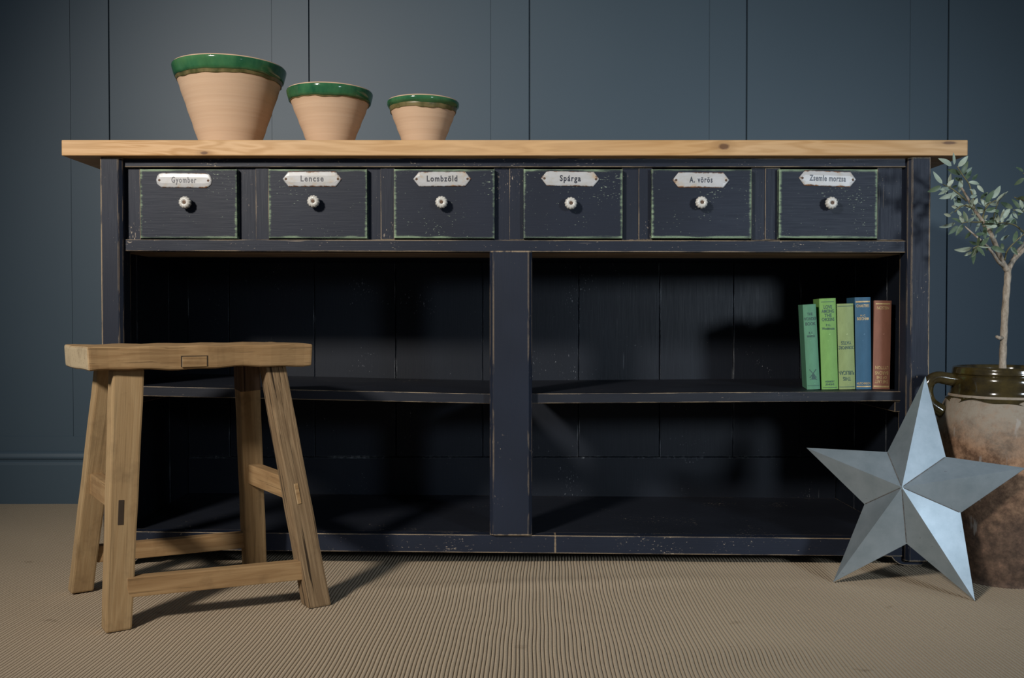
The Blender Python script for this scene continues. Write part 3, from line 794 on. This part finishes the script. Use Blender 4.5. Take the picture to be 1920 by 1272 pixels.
# rim turned back behind the outline
back = -nrm * .006
bt_ = [bm.verts.new(p + back) for p in tips]; bi_ = [bm.verts.new(p + back) for p in inn]
for k in range(5):
    bm.faces.new((vt[k], bt_[k], bi_[k], vi[k])); bm.faces.new((vi[k], bi_[k], bt_[(k + 1) % 5], vt[(k + 1) % 5]))
so = obj('star_body', bm, M_zinc, star)
md = so.modifiers.new('thickness', 'SOLIDIFY'); md.thickness = .0008; md.offset = -1
bm = bmesh.new()
for k in range(5):
    pts_ = [apex.lerp(inn[k], t) + nrm * .0004 for t in (.04, .3, .6, .98)]
    tube(bm, pts_, [.0007, .0009, .0008, .0009], 6)
obj('solder_seam', bm, M_solder, star)

# ------------------------------------------------------------------ olive tree in an old jar
JD = 1.95; jc = P(1883, 700, JD); jx = jc.x
def zj(py): return P(1883, py, JD).z
k = JD / F
tree = thing('potted_olive_tree', 'small olive tree growing in an old glazed earthenware jar beside the sideboard', 'potted tree', (jx, JD, 0))
JM = Matrix.Translation((jx, JD, .0005))
def mat_jar():
    g = G('weathered_earthenware')
    n = g.noise(g.scale((26, 26, 26)), 1, 6, .75); n2 = g.noise(g.scale((5, 5, 7), loc=(4, 2, 8)), 1, 4, .6); n3 = g.noise(g.scale((60, 60, 60)), 1, 4, .7)
    zz = g.n('ShaderNodeSeparateXYZ'); g.put(zz.inputs[0], g.co); z = zz.outputs[2]
    col = g.mix(g.ramp(n, .40, .60), (.12, .065, .038), (.36, .215, .13))
    # bare chalky bloom on the shoulder, mottled dark brown towards the bottom
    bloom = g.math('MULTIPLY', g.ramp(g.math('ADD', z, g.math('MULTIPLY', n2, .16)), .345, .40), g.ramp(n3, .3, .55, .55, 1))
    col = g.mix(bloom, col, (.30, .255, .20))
    lower_dark = g.math('MULTIPLY', g.ramp(g.math('ADD', z, g.math('MULTIPLY', n, .18)), .33, .20), .85)
    col = g.mix(lower_dark, col, g.mix(g.ramp(n3, .4, .6), (.045, .032, .025), (.11, .07, .05)))
    col = g.mix(g.ramp(n3, .62, .72, 0, .5), col, (.30, .17, .11))
    col = g.mix(g.ramp(g.noise(g.scale((40, 40, 9), loc=(1, 8, 3)), 1, 3, .6), .66, .72, 0, .5), col, (.40, .38, .35))
    g.bump(g.math('ADD', n, g.math('MULTIPLY', n3, .4)), .45, .003)
    return g.out(col, .8, spec=.2)
def mat_jarglaze():
    g = G('olive_brown_glaze')
    n = g.noise(g.scale((14, 14, 18)), 1, 5, .65); n2 = g.noise(g.scale((50, 50, 50)), 1, 4, .6)
    col = g.mix(g.ramp(n, .35, .68), (.014, .010, .005), (.070, .050, .014))
    ch = g.ramp(g.noise(g.scale((22, 22, 30), loc=(2.3, 4, 1)), 1, 3, .6), .70, .72)
    col = g.mix(ch, col, (.42, .27, .14))
    g.bump(n2, .10, .002)
    return g.out(col, .12, spec=.6)
M_jar, M_jglaze = mat_jar(), mat_jarglaze()
rim, nk, bel, bas = 88 * k, 90.5 * k, 117 * k, 88 * k
body = [(0, .004), (bas - .004, 0), (bas, .004), (bas + .010, .05), (bel - .012, .13), (bel - .003, .20), (bel, zj(825)), (bel, zj(800)), (bel - .004, zj(778)), (bel - .014, zj(758)), (nk + .006, zj(742)), (nk, zj(733))]
top_ = [(nk + .010, zj(750)), (nk + .0045, zj(742)), (nk + .0008, zj(733)), (nk + .0005, zj(722)), (nk, zj(712)), (nk - .002, zj(706)), (nk - .004, zj(703.5)), (nk - .001, zj(701)), (rim + .001, zj(697)), (rim, zj(691)), (rim - .003, zj(688)), (rim - .008, zj(688.5)), (rim - .012, zj(694)), (rim - .014, zj(720))]
def bspl(prof, n=3):
    q = smoothpath([Vector((r, 0, z)) for r, z in prof], n); return [(max(p.x, 0), p.z) for p in q]
def jw(r, z, a, i): return r * (1 + .006 * math.sin(2 * a + .6) + .004 * math.sin(5 * a + z * 20)), z
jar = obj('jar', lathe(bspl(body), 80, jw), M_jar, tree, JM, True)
def gw(r, z, a, i):
    r, z = jw(r, z, a, 0)
    if i <= 2: r += .0014 * (3 - i) / 3
    if i <= 1: z += .004 * math.sin(5 * a + 1.2) + .003 * math.sin(9 * a); 
    return r + .0012, z
obj('neck_glaze', lathe(bspl(top_), 80, gw), M_jglaze, jar, JM, True)
for s in (-1, 1):
    pts_ = [(1795, 714), (1778, 711), (1762, 709), (1750, 715), (1744, 728), (1744.5, 745), (1752, 760), (1772, 774)]
    path = smoothpath([Vector(((1883 - px) * k * s, 0, zj(py))) for px, py in pts_], 4)
    bm = bmesh.new(); tube(bm, path, [0.0140 - .002 * math.sin(math.pi * i / (len(path) - 1)) for i in range(len(path))], 14)
    obj('handle', bm, M_jglaze, jar, JM @ Matrix.Rotation(.10 * s, 4, 'Z'), True)
M_soil = plain('dark_soil', (.035, .024, .016), .95, var=.5, sc=90)
bm = lathe([(0, zj(712)), (.04, zj(712) + .002), (rim - .012, zj(714))], 40)
obj('soil', bm, M_soil, tree, JM)
def mat_bark():
    g = G('grey_brown_bark')
    n = g.noise(g.scale((150, 150, 60)), 1, 5, .7)
    col = g.mix(g.ramp(n, .35, .65), (.22, .175, .13), (.46, .39, .31))
    g.bump(n, .6, .0015)
    return g.out(col, .85, spec=.15)
M_bark = mat_bark()
M_twig = plain('green_brown_twig', (.17, .15, .07), .7, var=.3, sc=80)
def TP(px, py, dy=0.0): return P(px, py, JD + dy)
bm = bmesh.new()
tr = smoothpath([TP(1881, 716), TP(1880, 692), TP(1881, 655), TP(1883, 610), TP(1886, 560), TP(1889, 525), TP(1890, 503)], 4)
tube(bm, tr, [.0072 * (1.0 - .12 * i / len(tr)) + .0005 * math.sin(i * 1.9) for i in range(len(tr))], 12)
tube(bm, [TP(1880, 634, -.002), TP(1873, 634, -.006), TP(1868, 631, -.009)], [.0045, .004, .0025], 8)
obj('trunk', bm, M_bark, tree, None, True)
def limb(name, pts_, r0, r1, mat):
    path = smoothpath([TP(*p) for p in pts_], 4); n = len(path) - 1
    bm = bmesh.new(); tube(bm, path, [r0 + (r1 - r0) * i / n for i in range(n + 1)], 8)
    return obj(name, bm, mat, tree, None, True)
limb('branch', [(1889, 508), (1878, 489, -.005), (1867, 460, -.010), (1857, 437, -.012), (1842, 414, -.01), (1827, 394, -.012), (1814, 371, -.015), (1803, 352, -.018)], .0062, .0018, M_bark)
limb('branch', [(1884, 500), (1873, 492, -.02), (1861, 474, -.035), (1848, 459, -.045), (1824, 438, -.05), (1808, 424, -.05)], .0040, .0012, M_bark)
limb('branch', [(1890, 508), (1899, 490, .004), (1911, 477, .006), (1924, 464, .008), (1945, 440, .01), (1962, 400, .012), (1972, 350, .01), (1976, 310, .01)], .0056, .0018, M_bark)
limb('branch', [(1890, 506), (1906, 475, .05), (1930, 440, .08), (1940, 390, .095), (1944, 345, .10)], .0042, .0014, M_bark)
TW = [[(1884, 488, -.02), (1888, 472, -.03), (1898, 459, -.04), (1920, 439, -.05), (1940, 425, -.055)],
      [(1921, 437, 0), (1904, 423, -.02), (1888, 418.6, -.03), (1872, 418, -.035)],
      [(1850, 464, -.045), (1842, 462.6, -.05), (1833, 462, -.055), (1825, 465.6, -.06)],
      [(1843, 416, -.01), (1829, 417, -.03), (1816, 416, -.045), (1803, 419, -.055)],
      [(1827, 394, -.012), (1826, 372, -.02), (1822, 362, -.025), (1817, 345, -.03), (1806, 330, -.035), (1795, 312, -.04)],
      [(1812, 377, -.015), (1797, 363, -.03), (1783, 353, -.035), (1768, 346, -.04)],
      [(1842, 414, -.01), (1846, 395, -.02), (1855, 382, -.03), (1868, 376, -.03)],
      [(1857, 437, -.012), (1862, 415, .01), (1866, 395, .02), (1872, 380, .03)],
      [(1827, 392, -.02), (1812, 386, -.03), (1800, 388, -.04), (1790, 398, -.045)],
      [(1957, 415, .01), (1935, 400, -.02), (1915, 396, -.03), (1900, 394, -.04)],
      [(1969, 365, .01), (1950, 345, -.02), (1930, 330, -.03), (1918, 325, -.03)],
      [(1962, 400, .01), (1985, 385, -.02), (2003, 378, -.03)], [(1972, 345, .01), (1990, 325, 0), (2006, 312, 0)], [(1976, 312, .01), (1966, 290, -.01), (1958, 272, -.01)],
      [(1940, 388, .095), (1918, 376, .08), (1902, 370, .07)]]
for t in TW:
    path = smoothpath([TP(*p) for p in t], 3); n = len(path) - 1
    bm = bmesh.new(); tube(bm, path, [.0018 - .0009 * i / n for i in range(n + 1)], 6)
    obj('twig', bm, M_twig, tree, None, True)
def mat_leaf():
    g = G('olive_leaf')
    geo = g.n('ShaderNodeNewGeometry')
    at = g.n('ShaderNodeAttribute', attribute_name='tone')
    top = g.mix(at.outputs['Fac'], (.030, .065, .042), (.12, .17, .095))
    und = g.mix(at.outputs['Fac'], (.32, .39, .31), (.48, .54, .44))
    col = g.mix(geo.outputs['Backfacing'], top, und)
    v = g.noise(g.scale((70, 70, 70)), 1, 3)
    col = g.mix(g.ramp(v, .35, .7, 0, .3), col, (.16, .17, .08))
    return g.out(col, .45, spec=.4)
M_leaf = mat_leaf()
LA = [(560,300,545,60,2),(510,320,250,180,2),(640,340,830,130,2),(700,490,430,390,1),(715,500,830,230,1),(750,490,910,350,2),(770,600,900,410,1),(915,600,1020,480,1),(840,640,1050,680,2),(655,840,695,540,2),(330,670,150,430,2),(310,720,40,830,3),(440,790,250,890,2),(620,870,270,960,3),(490,740,500,470,3),(530,750,620,700,1),(1080,960,1220,830,1),(1170,1040,1350,790,1),(1300,960,1460,710,2),(1370,1070,1610,820,3),(1180,1200,1370,1130,1),(1700,1150,1460,1030,1),(1830,1160,1680,970,1),(1900,440,1760,350,1),(1920,560,1730,700,1),(870,930,1010,900,2),(850,1130,780,1070,3),(610,1100,550,940,2),(640,1080,650,950,3),(620,1140,510,1110,2),(740,1040,610,1240,3),(1390,1240,1400,1170,1),(1900,1150,1840,980,2),(1540,1240,1650,1160,2),(860,780,1000,860,3),(1010,700,1140,840,2),(980,1010,1100,1090,3),(700,860,800,1000,3),(690,600,560,560,3),(1750,1170,1900,1240,2),(960,1080,1010,950,2),(1120,1180,1000,1120,3)]
LB = [(660,270,480,190,1),(690,300,560,510,1),(600,330,420,490,1),(560,275,250,350,3),(770,250,700,60,1),(780,280,800,410,3),(840,240,810,410,3),(830,440,730,570,1),(1360,270,1090,260,1),(1460,300,1270,480,1),(1560,280,1650,210,1),(1095,340,1100,590,1),(930,490,1090,460,1),(1210,710,1470,820,1),(1620,640,1680,420,1),(1380,590,1540,500,2),(960,670,800,610,3),(850,730,530,770,3),(880,740,880,1040,1),(850,810,710,880,2),(990,730,1050,870,3),(1100,740,1130,800,1),(1430,760,1400,650,3),(1600,760,1690,840,3),(1290,310,1000,310,3),(1420,200,1560,20,2),(1600,70,1700,200,2),(1300,40,1320,180,1),(1230,170,1190,220,1),(900,150,1010,250,2),(470,150,340,110,3),(1750,70,1690,140,1),(850,110,930,140,2),(1480,140,1560,90,1),(1320,330,1180,350,2),(1210,380,1240,430,1),(1060,400,1190,520,2),(1000,380,1060,520,3),(1300,480,1250,560,3),(1500,360,1440,450,3),(650,150,590,40,2),(500,60,430,130,3),(1090,200,1150,130,3),(1680,620,1800,660,3),(1350,150,1260,250,2)]
lv, lf, tone = [], [], []
def leaf(b, t, wid, kind, dy0, dy1):
    rnd = random.uniform
    b = TP(b[0], b[1], dy0); t = TP(t[0], t[1], dy1)
    d = t - b; L = d.length; d.normalize()
    view = Vector((0, -1, 0)); side = d.cross(view).normalized(); nrm_ = side.cross(d).normalized()
    roll = rnd(-.5, .5) + (rnd(.5, .9) if kind == 3 else 0); side, nrm_ = (side * math.cos(roll) + nrm_ * math.sin(roll)), (nrm_ * math.cos(roll) - side * math.sin(roll))
    if kind == 1: flip = True
    elif kind == 2: flip = False
    else: flip = random.random() < .4
    i0 = len(lv); n = 7; curl = rnd(-.10, .10) * L
    for k_ in range(n + 1):
        s = k_ / n; w = wid * (math.sin(math.pi * min(1, .04 + s * .96) ** .85) ** .75) * .5 if 0 < k_ < n else wid * .03
        c = b + d * (L * s) + nrm_ * (curl * math.sin(math.pi * s))
        lv.extend([c - side * w + nrm_ * w * .25, c, c + side * w + nrm_ * w * .25])
        tone.extend([rnd(.25, .75) if kind != 2 else .1] * 3)
        if k_:
            a = i0 + 3 * (k_ - 1)
            for q in (0, 1):
                f_ = (a + q, a + q + 1, a + q + 4, a + q + 3); lf.append(f_ if flip else f_[::-1])
for lst, ox, oy, sc in ((LA, 1735, 280, 10.378), (LB, 1735, 390, 9.784)):
    for x0, y0, x1, y1, kd in lst:
        L = math.hypot(x1 - x0, y1 - y0) / sc
        dy = random.uniform(-.07, .0) + (.02 if kd == 3 else 0)
        leaf((ox + x0 / sc, oy + y0 / sc), (ox + x1 / sc, oy + y1 / sc), min(.0110, max(.0070, L * k * .34)), kd, dy, dy + random.uniform(-.012, .012))
for i in range(95):                                          # the crown continues past the picture's edge and behind
    t = random.choice(TW[9:]); p = random.choice(t)
    a = random.uniform(0, 6.28); L = random.uniform(20, 32); x0 = p[0] + random.uniform(-8, 8); y0 = p[1] + random.uniform(-8, 8)
    if x0 + min(0, L * math.cos(a)) < 1918 and i % 9: x0 += 45
    dy = p[2] + random.uniform(-.02, .02)
    leaf((x0, y0), (x0 + L * math.cos(a), y0 + L * math.sin(a)), .0085, random.choice((1, 2, 3)), dy, dy + random.uniform(-.015, .015))
for i in range(38):
    t = random.choice(TW[:9]); q = random.randrange(len(t) - 1); f_ = random.random()
    p = [t[q][c_] + (t[q + 1][c_] - t[q][c_]) * f_ for c_ in range(2)]; d0 = (t[q][2] if len(t[q]) > 2 else 0)
    a = random.uniform(0, 6.28); L = random.uniform(17, 27)
    leaf(p, (p[0] + L * math.cos(a), p[1] + L * math.sin(a)), .0085, random.choice((1, 2, 2, 3, 3)), d0, d0 + random.uniform(-.012, .012))
fo = obj('foliage', ([tuple(v) for v in lv], [], lf), M_leaf, tree, None, True)
at = fo.data.attributes.new('tone', 'FLOAT', 'POINT'); at.data.foreach_set('value', tone)
